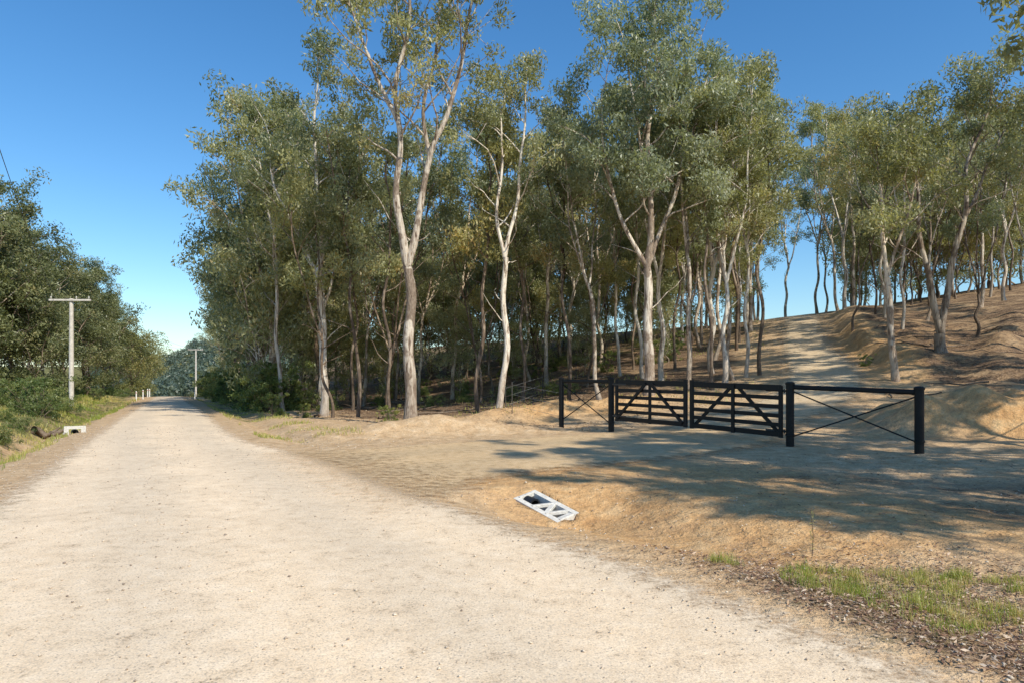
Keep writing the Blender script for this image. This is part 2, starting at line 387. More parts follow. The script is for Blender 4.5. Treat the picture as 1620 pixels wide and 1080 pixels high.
# ------------------------------------------------------------------ sky + sun
SUN=Vector((.68,-.73,0)).normalized(); EL=math.radians(43)
SV=Vector((SUN.x*math.cos(EL),SUN.y*math.cos(EL),math.sin(EL)))
w=bpy.data.worlds.new("World"); scene.world=w; w.use_nodes=True
nt=w.node_tree; bg=nt.nodes['Background']
sky=nt.nodes.new('ShaderNodeTexSky'); sky.sky_type='NISHITA'; sky.sun_disc=False
sky.sun_elevation=EL; sky.sun_rotation=math.atan2(SUN.x,SUN.y)
sky.air_density=1.2; sky.dust_density=.3; sky.ozone_density=2.4; sky.altitude=100
tint=nt.nodes.new('ShaderNodeMix'); tint.data_type='RGBA'; tint.blend_type='MULTIPLY'; tint.inputs[0].default_value=1.0
tint.inputs[7].default_value=(1.0,1.14,1.27,1)
hs=nt.nodes.new('ShaderNodeHueSaturation'); hs.inputs['Saturation'].default_value=1.2
nt.links.new(sky.outputs[0],tint.inputs[6]); nt.links.new(tint.outputs[2],hs.inputs['Color']); nt.links.new(hs.outputs[0],bg.inputs[0]); bg.inputs[1].default_value=.13
sl=bpy.data.lights.new("sun",'SUN'); sl.energy=5.0; sl.angle=math.radians(.5); sl.color=(1,.935,.80)
so=bpy.data.objects.new("sun",sl); COL.objects.link(so); so.rotation_euler=SV.to_track_quat('Z','Y').to_euler(); so.location=(20,-20,30)

# ------------------------------------------------------------------ trees
def tube(pts, rad, k, acc):
    pts=np.asarray(pts,float); n=len(pts)
    T=np.gradient(pts,axis=0); T/=np.linalg.norm(T,axis=1)[:,None]+1e-9
    ref=np.array([0,1.,0]) if abs(T[0][1])<.9 else np.array([1.,0,0])
    A=np.cross(T,ref); A/=np.linalg.norm(A,axis=1)[:,None]+1e-9; B=np.cross(T,A)
    an=np.linspace(0,2*np.pi,k,endpoint=False)
    V=pts[:,None,:]+np.asarray(rad)[:,None,None]*(np.cos(an)[None,:,None]*A[:,None,:]+np.sin(an)[None,:,None]*B[:,None,:])
    base=acc['n']; i=np.arange(n-1)[:,None]*k+np.arange(k)[None,:]; j=np.arange(n-1)[:,None]*k+(np.arange(k)[None,:]+1)%k
    acc['v'].append(V.reshape(-1,3)); acc['f'].append((np.stack([i,j,j+k,i+k],-1).reshape(-1,4))+base); acc['n']+=n*k
def leaves(C, Rr, cnt, size, rng, tintc, droop=.75, flat=.75):
    C=np.repeat(C,cnt,axis=0); r=np.repeat(Rr,cnt); n=len(C)
    d=rng.normal(size=(n,3)); d/=np.linalg.norm(d,axis=1)[:,None]
    rr=rng.rand(n)**.5
    P=C+d*(rr*r)[:,None]*np.array([1,1,flat])
    ld=rng.normal(size=(n,3))*.75; ld[:,2]-=droop; ld/=np.linalg.norm(ld,axis=1)[:,None]
    wd=np.cross(ld,rng.normal(size=(n,3))); wd/=np.linalg.norm(wd,axis=1)[:,None]+1e-9
    L=size*(.7+.6*rng.rand(n)); W=L*.33
    V=np.stack([P-ld*(L/2)[:,None],P+wd*(W/2)[:,None],P+ld*(L/2)[:,None],P-wd*(W/2)[:,None]],1).reshape(-1,3)
    Fc=np.arange(n*4).reshape(-1,4)
    t=np.clip(np.repeat(tintc,cnt)+.14*rng.normal(size=n),0,1)
    return V,Fc,np.repeat(t,4)
STAT=[]
def grow_tree(seed, limbs, crown_z, bl, r_clump=.62, nleaf=85, leaf=.19, dens=1.0, bare=.12, tint=.5, mats=(None,None), up=.55):
    rng=np.random.RandomState(seed); acc={'v':[],'f':[],'n':0}
    C=[];CR=[];CT=[]
    ztop=max(p[2] for L in limbs for p in L[0])
    for li,(pts,r0,r1) in enumerate(limbs):
        P=catmull(pts,5); ln=np.r_[0,np.cumsum(np.linalg.norm(np.diff(P,axis=0),axis=1))]; t=ln/ln[-1]
        P=P+np.c_[.05*np.sin(ln*1.7+seed+li),.05*np.cos(ln*1.3+li),0*ln]*np.minimum(1,ln)[:,None]
        rad=r0+(r1-r0)*t**.85
        if li==0: rad=rad*(1+.45*np.exp(-np.maximum(P[:,2]+.1,0)/.35))
        rad=rad*(1+.05*np.sin(ln*4.1+seed))
        tube(P,rad,12 if r0>.12 else 8,acc)
        L=ln[-1]; s=rng.rand()*.8; az=rng.rand()*6.28
        while s<L:
            i=np.searchsorted(ln,s); i=min(i,len(P)-1); p=P[i]
            s+= (.62+.5*rng.rand())/dens
            if p[2]<crown_z:
                if p[2]>crown_z*.4 and rng.rand()<.4:
                    a=rng.rand()*6.28; l=.6+1.9*rng.rand(); q=[p]; d=np.array([math.cos(a),math.sin(a),.4+.5*rng.rand()])
                    for k in range(4):
                        q.append(q[-1]+d*l/4); d=d+rng.normal(size=3)*.28
                    tube(q,np.linspace(.03,.008,5),5,acc)
                continue
            az+=2.4+rng.normal()*.5
            hfrac=(p[2]-crown_z)/(ztop-crown_z+.01)
            l=bl*(1.0-.55*hfrac**1.5)*(.5+.75*rng.rand())*(.75+.5*min(1,hfrac*4))
            d=np.array([math.cos(az),math.sin(az),up+.5*rng.rand()+.5*hfrac]); d/=np.linalg.norm(d)
            q=[p]; 
            for k in range(6):
                q.append(q[-1]+d*l/6); d=d+rng.normal(size=3)*.18; d[2]+=.05 ; d/=np.linalg.norm(d)
            q=np.array(q); rb=min(.35*rad[i]+.012,.016*l+.015)
            tube(q,np.linspace(rb,.010,7),6,acc)
            if rng.rand()<bare*.7: continue
            tb=np.clip(tint+.18*rng.normal(),0,.9)
            for m in range(int(2+2.6*rng.rand()*l/bl+.8)):
                kk=3+int(rng.rand()*3.9); b0=q[min(kk,6)]
                dv=rng.normal(size=3); dv[2]=abs(dv[2])*.5-.1; dv=dv+ (q[6]-q[0])/l*.8; dv/=np.linalg.norm(dv)+1e-9
                l2=l*(.25+.28*rng.rand())+.25
                e1=b0+dv*l2*.5+rng.normal(size=3)*.05; e2=e1+(dv+np.array([0,0,.15]))*l2*.5
                tube([b0,e1,e2],[.012,.009,.005],4,acc)
                for c in ((e2,1.0),(e1,.7)) if rng.rand()<.35 else ((e2,1.0),):
                    if rng.rand()<bare: continue
                    C.append(c[0]-np.array([0,0,.12])); CR.append(r_clump*c[1]*(.5+.7*rng.rand())); CT.append(tb+.08*rng.normal())
            C.append(q[6]); CR.append(r_clump*(.7+.5*rng.rand())); CT.append(tb)
        if P[-1][2]>crown_z:
            for k in range(3):
                C.append(P[-1]+rng.normal(size=3)*.3); CR.append(r_clump); CT.append(tint)
    C=np.array(C);CR=np.array(CR);CT=np.array(CT)
    # hanging tails below some clumps give the drooping gum outline
    tl=rng.rand(len(C))<.45
    C=np.vstack([C,C[tl]+np.c_[rng.normal(size=(tl.sum(),2))*.15,-(.35+.45*rng.rand(tl.sum()))*1.0]]); CR=np.r_[CR,CR[tl]*.55]; CT=np.r_[CT,CT[tl]-.05]
    cnt=np.maximum(8,(nleaf*(CR/r_clump)**2.2*(.55+.7*rng.rand(len(CR)))).astype(int))
    V,Fc,T=leaves(C,CR,cnt,leaf,rng,CT)
    tm=new_mesh("trunk",np.vstack(acc['v']),np.vstack(acc['f']),[mats[0]],True)
    cm=new_mesh("crown",V,Fc,[mats[1]],False,{'tint':T})
    STAT.append(len(Fc))
    return tm,cm,len(Fc)
tcount=0
def place(var, x, y, rotz=0, sc=1.0, label="", group="eucalyptus trees of the roadside bushland", sink=.12):
    global tcount
    tm,cm=var[0],var[1]
    s0=sc[2] if isinstance(sc,tuple) else sc
    e_=add_obj("eucalyptus_tree",None,(x,y,H(x,y)-sink*s0),rotz,sc,label=label,category="tree",group=group)
    e_.empty_display_size=.5
    add_obj("trunk",tm,parent=e_); add_obj("crown",cm,parent=e_)
    tcount+=1; return e_
def yv(pts, seed, a=.5):
    r=np.random.RandomState(seed); o=0; out=[]
    for i,(px,pz) in enumerate(pts):
        out.append((px,o,pz)); o+=r.normal()*a*.35
    return out
def chain(trunk,limbs,seed,r0,rf,a=.5):
    T=yv(trunk,seed,a*.4); res=[(T,r0,rf)]
    for i,(pl,ra,rb) in enumerate(limbs):
        start=T[-1] if pl[0] is None else pl[0]
        r=np.random.RandomState(seed+31*i+1); dy=r.choice([-1,1])*a*(.15+.2*r.rand()); yy=start[1]
        pts=[tuple(start)]
        for (px,pz) in pl[1:]:
            yy+=dy+r.normal()*.1; pts.append((px,yy,pz))
        res.append((pts,ra,rb))
    return res
A=None
hero={}
hero[1]=grow_tree(11,chain([(0,-.3),(-.08,1.3),(-.1,2.7),(-.04,4.6),(-.15,6.0)],
   [([A,(-.48,8.2),(-.38,10.3),(-.48,12.5),(0,15.1),(.1,17)],.16,.04),
    ([A,(.38,8.2),(.72,10.3),(1.5,11.8),(2.1,14.6),(2.6,16.6)],.155,.04),
    ([(-.4,0,11.2),(-1.1,12.8),(-1.9,14.6),(-2.4,16.4)],.09,.03),
    ([(.7,0,10.0),(.5,12.2),(1.0,14.2),(1.2,17)],.085,.03)],1,.24,.175),8.8,3.5,.56,150,.18,1.0,.12,.5,(M_bark_mid,M_leaf))
hero[2]=grow_tree(12,chain([(0,-.3),(.02,3),(-.2,6.2),(-.1,8)],
   [([A,(.0,9.5),(-.35,12.4),(-.2,16.2)],.13,.04),([A,(.9,9.4),(1.5,11.0),(2.0,12.8)],.08,.03),([(-.15,0,6.8),(-1.2,8.8),(-2.2,11),(-2.6,13)],.075,.03)],2,.20,.14),6.3,3.2,.60,145,.2,1.05,.1,.52,(M_bark_pale,M_leaf))
hero[4]=grow_tree(14,chain([(0,-.3),(.43,2.6),(.34,5.2),(.37,7.2)],
   [([A,(0,9.5),(.29,11.8),(.1,14.2)],.095,.03),([A,(.86,9.5),(1.15,12),(1.4,15.6)],.10,.03)],4,.155,.115),8.2,2.8,.56,130,.18,.95,.12,.52,(M_bark_pale,M_leaf))
hero[8]=grow_tree(18,chain([(0,-.3),(0,3.2),(-.05,5.7)],
   [([A,(.14,8.4),(-.1,10.9),(.3,14),(.14,17)],.16,.04),([A,(-.7,6.8),(-1.65,9),(-2,11),(-2.2,13)],.11,.03),
    ([A,(1,8.4),(1.7,10.7),(2.4,13),(3.0,15)],.12,.03),([(.05,0,9.5),(-.6,12),(-1.0,14.8)],.08,.03)],8,.24,.175),7.2,3.0,.70,190,.2,1.15,.06,.55,(M_bark_mid,M_leaf2))
hero[10]=grow_tree(20,chain([(0,-.3),(-.15,2),(-.3,4.2)],
   [([A,(-.5,6.4),(-.6,9.4)],.10,.03),([A,(.3,6.2),(.9,8.6)],.075,.03)],10,.145,.11),4.8,2.6,.66,180,.19,1.2,.05,.52,(M_bark_mid,M_leaf))
hero[11]=grow_tree(21,chain([(0,-.3),(.0,.5),(0.0,1.0)],
   [([A,(-.5,3.3),(-.8,6),(-1,8.9),(-1.5,11)],.16,.04),([A,(.3,3.3),(.85,6),(1.1,8.6),(1.95,11.0),(2.2,12.2)],.17,.04),([(.8,0,5.8),(1.8,7.8),(2.8,10.3),(3.4,11.4)],.09,.03)],11,.26,.21),7.0,2.8,.66,175,.19,1.1,.07,.5,(M_bark_mid,M_leaf))
def generic(seed, Ht, r0, fork, nl, spread, lean, bark, lf, crown, bl, nleaf=118, leaf=.21, rc=.62, dens=.9, bare=.12, tint=.52):
    r=np.random.RandomState(seed); lx,ly=lean
    tr=[(0,0,-.3)]
    for k in range(1,5):
        f=fork*k/4; tr.append((lx*f*Ht+r.normal()*.12,ly*f*Ht+r.normal()*.12,f*Ht))
    limbs=[(tr,r0,r0*.68)]; a0=r.rand()*6.28
    for i in range(nl):
        a=a0+i*6.28/nl+r.normal()*.4; p=np.array(tr[-1]); sp=spread*(.4+.9*r.rand()) if nl>1 else .05
        d=np.array([math.cos(a)*sp+lx,math.sin(a)*sp+ly,1.0]); top=Ht*(.80+.2*r.rand()) if i else Ht
        pts=[tuple(p)]; n=4; step=(top-p[2])/n
        for k in range(n):
            p=p+d*step+np.array([r.normal()*.15,r.normal()*.15,0]); d[0]*=.8; d[1]*=.8; pts.append(tuple(p))
        limbs.append((pts,r0*(.62 if i==0 else .5),.03))
    return grow_tree(seed,limbs,crown*Ht,bl,rc,nleaf,leaf,dens,bare,tint,(bark,lf))
V=[generic(101,15.5,.15,.45,2,.22,(.03,0),M_bark_mid,M_leaf,.49,2.6),
   generic(102,16.5,.16,.35,3,.25,(-.03,.02),M_bark_pale,M_leaf,.50,2.8),
   generic(103,14.0,.10,.55,2,.18,(.05,.02),M_bark_dark,M_leaf,.48,2.2),
   generic(104,15.0,.12,.5,2,.25,(-.08,0),M_bark_pale,M_leaf2,.48,2.5),
   generic(105,13.0,.09,.6,1,.1,(.02,.03),M_bark_dark,M_leaf,.50,2.0),
   generic(106,16.0,.13,.40,3,.3,(.1,.02),M_bark_mid,M_leaf2,.52,2.6),
   generic(107,12.0,.08,.3,2,.4,(-.12,.0),M_bark_dark,M_leaf,.46,2.1),
   generic(108,14.5,.11,.2,3,.28,(.0,.0),M_bark_dark,M_leaf2,.42,2.3)]
D=[generic(121,14.5,.17,.35,3,.3,(.0,.0),M_bark_dark,M_leaf,.16,3.3,115,.24,.85,.95,.06,.45),
   generic(122,15.5,.17,.4,3,.3,(-.03,.0),M_bark_mid,M_leaf,.20,3.4,115,.24,.85,.95,.06,.52),
   generic(123,8.0,.06,.25,3,.40,(.03,.0),M_bark_mid,M_leaf,.06,2.4,80,.26,.82,.95,.05,.6)]
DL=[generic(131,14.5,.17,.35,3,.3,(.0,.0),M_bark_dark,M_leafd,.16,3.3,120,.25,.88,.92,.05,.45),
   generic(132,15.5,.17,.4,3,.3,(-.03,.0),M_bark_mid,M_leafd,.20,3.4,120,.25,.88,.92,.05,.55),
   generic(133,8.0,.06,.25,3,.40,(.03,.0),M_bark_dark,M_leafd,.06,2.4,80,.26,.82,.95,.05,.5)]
SP=[generic(141,15.0,.17,.5,2,.3,(.03,0),M_bark_mid,M_leaf,.50,3.2,135,.21,.52,.85,.16),
    generic(142,15.5,.16,.45,3,.3,(-.04,.03),M_bark_pale,M_leaf,.50,3.1,135,.21,.52,.8,.18)]
T_PALE="tall gum tree with pale smooth trunk and open crown"
T_MID="gum tree with mottled grey-brown trunk and olive crown"
T_DARK="slender gum tree with rough dark trunk in the bushland"
LAB=[T_MID,T_PALE,T_DARK,T_PALE,T_DARK,T_MID,T_DARK,T_DARK]
placed=[]
def put(v,x,y,rot,sc,lab,**k):
    placed.append((x,y)); return place(v,x,y,rot,sc,lab,**k)
put(hero[1],-3.8,25.8,0,1.0,"tall twin-forked gum tree with mottled trunk beside the driveway")
put(hero[2],-9.1,33,0,1.0,"tall gum tree with straight whitish trunk at the forest edge")
put(hero[4],-.7,31,0,1.0,"slender pale gum tree leaning then forking above bare soil")
put(hero[8],6.0,30,0,1.0,"tall gum tree with three spreading limbs and dense grey-green crown")
put(hero[10],15.2,27,0,1.0,"small gum tree with slim straight trunk on the bare slope")
put(hero[11],18.9,30,0,.96,"gum tree splitting into two stems near its base on the slope")
IND=[(2,-1.6,32.5,0,1.08),(4,.6,36,1,1.0),(0,2.2,41,2,.9),
 (0,8.0,31,1.0,.86),(4,8.9,30.5,2.0,.95),(1,9.8,31.5,4.0,.82),(5,10.6,32.5,3.0,.78),(3,11.3,33,1.4,.8),(2,12.0,33.0,.5,.95),
 (3,-12.2,36.5,.2,1.0),(1,-10.8,39,2,1.0),(0,-13.6,39,4.4,1.06),(2,-7.2,32,2.2,.95),(4,-5.4,30,3.2,.9),(7,-6.5,36,1.2,1.0),
 (6,-8.2,31.2,0,1.0),(5,4.3,33,2.6,.85),(2,2.9,34.5,1.6,.95),
 (6,20.0,40,3.3,.9),(3,22.3,39,1.1,.76),(5,25.5,42,0.4,.74),(0,29.5,43,.3,.8),(1,32.5,45,1.3,.78),(7,23.5,34.5,2.4,.76),(1,28.0,37,5,.70),(4,33,40,.5,.8),
 (2,24.5,46,1.5,.85),(4,27,47,2.5,.85),(7,30,49,.5,.8),(3,35,50,1.5,.76),(2,38,52,.2,.85),(0,26,52,.9,.85),(6,31,53,.9,.9),(4,36,46,4,.85),(5,40,56,4,.72),(7,34,57,4,.8),(2,29,57,3,.9),
 (5,26.6,55.5,2.2,.95),(1,24.4,50,.7,.9),(0,18.0,51.5,1.1,1.05),(1,20.2,58.5,3.1,1.08),(0,31,62,1.5,1.0),(5,29.5,66,4.2,1.05),(3,34,66,2,1.0),(1,37,62,.4,.9),(3,22.5,64,5,1.1),(0,27,75,1,1.1),(1,31,77,2,1.05),(5,34,74,1,1.0),(2,14.5,44,1,1.05),(4,15.8,47.5,2,1.1),(7,42,60,1,.85),(0,45,60,2,.8),(3,23.5,43,.5,.8),(1,44,55,1,.75)]
for (v,x_,y_,r_,s_) in IND: put(V[v],x_,y_,r_,s_,LAB[v])
for i,(x_,y_,v,s_) in enumerate([(-14.0,40.5,1,1.12),(-16.5,44.5,0,1.05),(-18.0,49,1,1.0),(-20.6,54,0,.95),(-23.2,60,1,.9),(-27,67,0,.88),(-30,75,1,.9),(-35,85,0,.85),(-41,97,1,.8),(-12.5,44,0,1.0),(-15.3,50,1,1.0),(-13.4,38.2,2,1.0),(-15.4,42,2,1.1),(-17.6,46,2,1.1)]):
    put(D[v],x_,y_,i*1.7,s_,"leafy gum tree hanging over the road verge")
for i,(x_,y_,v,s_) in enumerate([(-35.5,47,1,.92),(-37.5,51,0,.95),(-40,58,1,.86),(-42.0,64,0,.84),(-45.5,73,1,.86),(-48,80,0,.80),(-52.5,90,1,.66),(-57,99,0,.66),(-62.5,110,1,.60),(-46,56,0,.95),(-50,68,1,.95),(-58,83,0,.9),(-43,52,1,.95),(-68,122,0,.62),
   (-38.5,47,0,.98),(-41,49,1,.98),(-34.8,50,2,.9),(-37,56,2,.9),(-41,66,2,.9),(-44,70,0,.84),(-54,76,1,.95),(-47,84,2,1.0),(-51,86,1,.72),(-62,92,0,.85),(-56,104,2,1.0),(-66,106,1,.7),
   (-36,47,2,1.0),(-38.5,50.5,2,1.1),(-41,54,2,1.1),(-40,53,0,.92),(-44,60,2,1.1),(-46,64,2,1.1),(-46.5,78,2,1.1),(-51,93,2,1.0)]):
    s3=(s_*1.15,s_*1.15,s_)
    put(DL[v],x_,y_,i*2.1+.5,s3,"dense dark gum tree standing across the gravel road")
rng=np.random.RandomState(5); tries=0; fill=0
while fill<100 and tries<20000:
    tries+=1
    y_=32+rng.rand()**.9*34; x_=(-.45+rng.rand()*1.27)*y_
    e_=x_+.5*y_
    if e_<7.5 or x_>.84*y_: continue
    if y_<34+4*vnoise(x_*.2,0,1) and x_>-5: continue
    if float(drive_dist(np.array([x_]),np.array([y_]))[0])<2.6: continue
    ux=x_/y_
    if ux>.37 and y_<48: continue
    if min((x_-a)**2+(y_-b)**2 for a,b in placed)<2.3**2: continue
    v=rng.randint(0,8); s_=.74+.28*rng.rand()
    if ux>.45: s_*=.88
    put(V[v],x_,y_,rng.rand()*6.28,s_,LAB[v]); fill+=1
YL="leafy young gum tree deep in the hillside bushland"
for yr,st,sc0 in ((43,4.5,.5),(47,3.8,.6),(54,3.0,.8),(57,2.6,.85),(61,2.6,1.0),(72,3.4,1.35)):
    for xx in np.arange(-.30*yr,.84*yr,st):
        x_=xx+rng.normal()*.6; y_=yr+rng.normal()*1.4
        if float(drive_dist(np.array([x_]),np.array([y_]))[0])<1.4 or x_+.5*y_<9: continue
        if yr<=47 and x_>11: continue
        if yr==54 and x_/y_>.50: continue
        if yr==57 and x_/y_<.46: continue
        s_=sc0*(.75+.45*rng.rand()); big=rng.rand()<(.35 if yr>=57 else 0)
        put(D[rng.randint(0,2)] if big else D[2],x_,y_,rng.rand()*6.28,s_*.55 if big else s_,YL)
for (v,x_,y_,r_,s_) in [(0,12.4,4.6,.3,1.0),(1,13.8,2.6,1.5,.95),(1,16.8,5.4,4,1.0),(0,18.5,8.5,2,1.1),(1,22.5,11,2,1.05),(0,25,15,3,.95),(1,14.8,7.2,3,.95),(0,17.2,2.4,3,.95),(0,20.4,10.2,1,1.0),(0,13.3,13.2,2.2,1.0),(1,15.2,4.2,5,1.0),
    (0,12.4,.9,.9,.9),(1,14.6,-.2,3.9,.95),
    (0,20.5,19.5,1,.9),(1,23,22.5,2,.9),(0,25.5,25.5,3,.9),(1,28.5,28,4,.9),(0,29.5,32,5,.9),(1,34,35,1,.9),(0,37,40,2,.9),(1,27,20,3,.95)]:
    put(SP[v],x_,y_,r_,s_,[T_MID,T_PALE][v])

rf=np.random.RandomState(77); n=1500
yf=260+rf.rand(n)**.8*560; xf=-.62*yf+rf.rand(n)*.42*yf
zf=hg(xf,yf); hf=9+6*rf.rand(n)
Cc=np.repeat(np.c_[xf,yf,zf+hf*.55],4,axis=0)+rf.normal(size=(n*4,3))*np.array([2.2,2.2,2.4])
Vq,Fq_,Tq=leaves(Cc,np.full(n*4,2.6),np.full(n*4,22),2.1,rf,np.clip(.3+.15*rf.normal(size=n*4),0,1),.3,.9)
M_far=make_leaf("distant_foliage",[(0,(.05,.08,.07)),(.5,(.10,.14,.12)),(1,(.17,.21,.18))],.1)
add_obj("distant_forest",new_mesh("distant_forest",Vq,Fq_,[M_far],False,{'tint':Tq}),label="bluish wooded ridge beyond the end of the road",category="forest",kind="stuff")

# ------------------------------------------------------------------ shrubs
def shrub_mesh(seed, r, h, n, leaf):
    rg=np.random.RandomState(seed); k=46
    C=np.c_[rg.normal(size=k)*r*.5,rg.normal(size=k)*r*.5,rg.rand(k)**1.3*h*.9+.08]
    acc={'v':[],'f':[],'n':0}
    for c in C[:28]: tube([(0,0,-.05),(c[0]*.5,c[1]*.5,c[2]*.6),tuple(c*1.1)],[.018,.011,.004],4,acc)
    V_,F_,T_=leaves(C,r*(.12+.2*rg.rand(k)),np.full(k,n),leaf,rg,np.clip(.5+.28*rg.normal(size=k),0,1),.0,.8)
    return new_mesh("stem",np.vstack(acc['v']),np.vstack(acc['f']),[M_bark_dark]),new_mesh("foliage",V_,F_,[M_bush],False,{'tint':T_})
SH=[shrub_mesh(1,1.0,1.1,80,.10),shrub_mesh(2,1.3,.8,85,.095),shrub_mesh(3,.8,1.8,80,.11)]
def put_shrub(x_,y_,s_,k,lab):
    e_=add_obj("shrub",None,(x_,y_,H(x_,y_)-.04),rng.rand()*6.28,s_,label=lab,category="bush",group="green shrubs in the undergrowth")
    add_obj("stem",SH[k][0],parent=e_); add_obj("foliage",SH[k][1],parent=e_)
for i in range(80):
    y_=20+rng.rand()**1.3*70; e_=-6.0-rng.rand()*9
    put_shrub(e_-.5*y_,y_,.45+.8*rng.rand(),rng.randint(0,3),"low green shrub growing along the road ditch")
for i in range(48):
    y_=11+rng.rand()*18; e_=-4.9-rng.rand()**1.2*5
    put_shrub(e_-.5*y_,y_,.2+.36*rng.rand(),rng.randint(0,2),"low green shrub growing along the road ditch")
for i in range(12):
    y_=34+rng.rand()*8; e_=-6.5-rng.rand()*2.5
    put_shrub(e_-.5*y_,y_,.7+.4*rng.rand(),rng.randint(0,2),"low green shrub growing along the road ditch")
for i in range(44):
    y_=36+rng.rand()*60; e_=4.8+rng.rand()**1.5*6
    put_shrub(e_-.5*y_,y_,.7+1.3*rng.rand(),[0,2,2][rng.randint(0,3)],"green shrub under the gum trees")
for i in range(30):
    y_=37+rng.rand()*20; x_=(-.2+.5*rng.rand())*y_
    if float(drive_dist(np.array([x_]),np.array([y_]))[0])>1.5: put_shrub(x_,y_,.4+.5*rng.rand(),rng.randint(0,3),"green shrub under the gum trees")
for (x_,y_,s_) in [(-4.6,25.3,.45),(-9.6,31.5,.4),(-11.5,33,.7),(16.3,31.5,.35),(-12.8,36,1.1),(-13.4,38,1.3),(-14.4,39,1.5)]:
    put_shrub(x_,y_,s_,2,"green shrub at the forest edge")

# ------------------------------------------------------------------ gate
zt=lambda p:H(p[0],p[1])
P1=(1.68,23.2);P2=(3.14,21.6);P3=(6.72,16.5);P4=(8.8,14.75)
def post(p,top,r,lab="black round timber post at the gateway"):
    z0=zt(p); h=top-z0
    o=add_obj("gate_post",None,(p[0],p[1],z0),label=lab,category="post",group="black gateway posts")
    b=MB(); b.lathe((0,0,-.3),[(r,0),(r,.3+h-.05)])
    add_obj("shaft",b.mesh("shaft",M_black),parent=o)
    c=MB(); c.lathe((0,0,h-.05),[(r+.012,0),(r+.014,.01),(r+.014,.05),(r*.75,.075),(.001,.08)])
    add_obj("cap",c.mesh("cap",M_black),parent=o)
    c=MB(); c.lathe((0,0,h*.16),[(r+.002,0),(r+.012,.008),(r+.012,.05),(r+.002,.058)])
    add_obj("collar",c.mesh("collar",M_black),parent=o)
    return o
for p,t,r in ((P1,1.76,.085),(P2,1.74,.095),(P3,1.60,.095),(P4,1.50,.095)): post(p,t,r)
def lerp(a,b,t): return tuple(a[i]+(b[i]-a[i])*t for i in range(len(a)))
def panel(a,b,ta,tb,lab):
    za,zb=zt(a),zt(b); o=add_obj("side_railing",None,(a[0],a[1],za),label=lab,category="fence",group="braced side railings of the gateway")
    def L(p,z): return (p[0]-a[0],p[1]-a[1],z-za)
    m=MB(); m.beam(L(a,ta-.10),L(b,tb-.10),.09,.11,bev=.3); add_obj("top_rail",m.mesh("top_rail",M_black),parent=o)
    for (u,v,wz,vz,off) in ((a,b,ta-.18,zb+.22,.018),(a,b,za+.22,tb-.18,-.018)):
        m=MB(); n=Vector((-(b[1]-a[1]),b[0]-a[0],0)).normalized()*off
        m.beam(Vector(L(u,wz))+n,Vector(L(v,vz))+n,.028,.032,bev=.3); add_obj("cross_brace",m.mesh("cross_brace",M_black),parent=o)
    return o
panel(P1,P2,1.76,1.74,"black braced side railing joined to the gateway posts")
panel(P3,P4,1.60,1.50,"black braced side railing joined to the gateway posts")
def gate(a,b,ta,tb,flip,lab):
    za=zt(a); o=add_obj("farm_gate",None,(a[0],a[1],za),label=lab,category="gate",group="pair of black timber gates")
    def L(t,f,off=0):
        x_=a[0]+(b[0]-a[0])*t; y_=a[1]+(b[1]-a[1])*t; top=ta+(tb-ta)*t; z=top-HT*(1-f)
        n=Vector((-(b[1]-a[1]),b[0]-a[0],0)).normalized()*off
        return Vector((x_-a[0]+n.x,y_-a[1]+n.y,z-za))
    HT=1.26
    for f,hh in ((.955,.15),(.765,.10),(.59,.10),(.415,.10),(.24,.10),(.055,.13)):
        m=MB(); m.beam(L(.02,f),L(.98,f),.045,hh); add_obj("rail",m.mesh("rail",M_black),parent=o)
    for t,ww,ex in ((.022,.10,.0),(.978,.12,.10),(.5,.10,0)):
        m=MB(); d=Vector((b[0]-a[0],b[1]-a[1],0)); m.beam(L(t,-.01,.026 if t==.5 else 0),L(t,1.0 if not ex else 1.05,.026 if t==.5 else 0),.07 if t!=.5 else .045,ww,up=d); add_obj("stile",m.mesh("stile",M_black),parent=o)
    for t0,t1 in ((.05,.46),(.54,.95)) :
        m=MB()
        A_,B_=((t0,.08),(t1,.93)) if t0<.3 else ((t0,.93),(t1,.08))
        m.beam(L(A_[0],A_[1],-.047),L(B_[0],B_[1],-.047),.04,.095); add_obj("brace",m.mesh("brace",M_black),parent=o)
    for f in (.9,.12):
        m=MB(); m.beam(L(-.03,f,-.04),L(.18,f,-.055),.012,.05); m.lathe(L(-.012,f-.04),[(.018,0),(.018,.1)],10); add_obj("hinge",m.mesh("hinge",M_picket),parent=o)
q=lambda a,b,t:lerp(a,b,t)
gate(q(P2,P3,.03),q(P2,P3,.492),1.68,1.63,0,"black timber gate with rails and diagonal braces, closed")
gate(q(P3,P2,.03),q(P3,P2,.492),1.53,1.62,1,"black timber gate with rails and diagonal braces, closed")

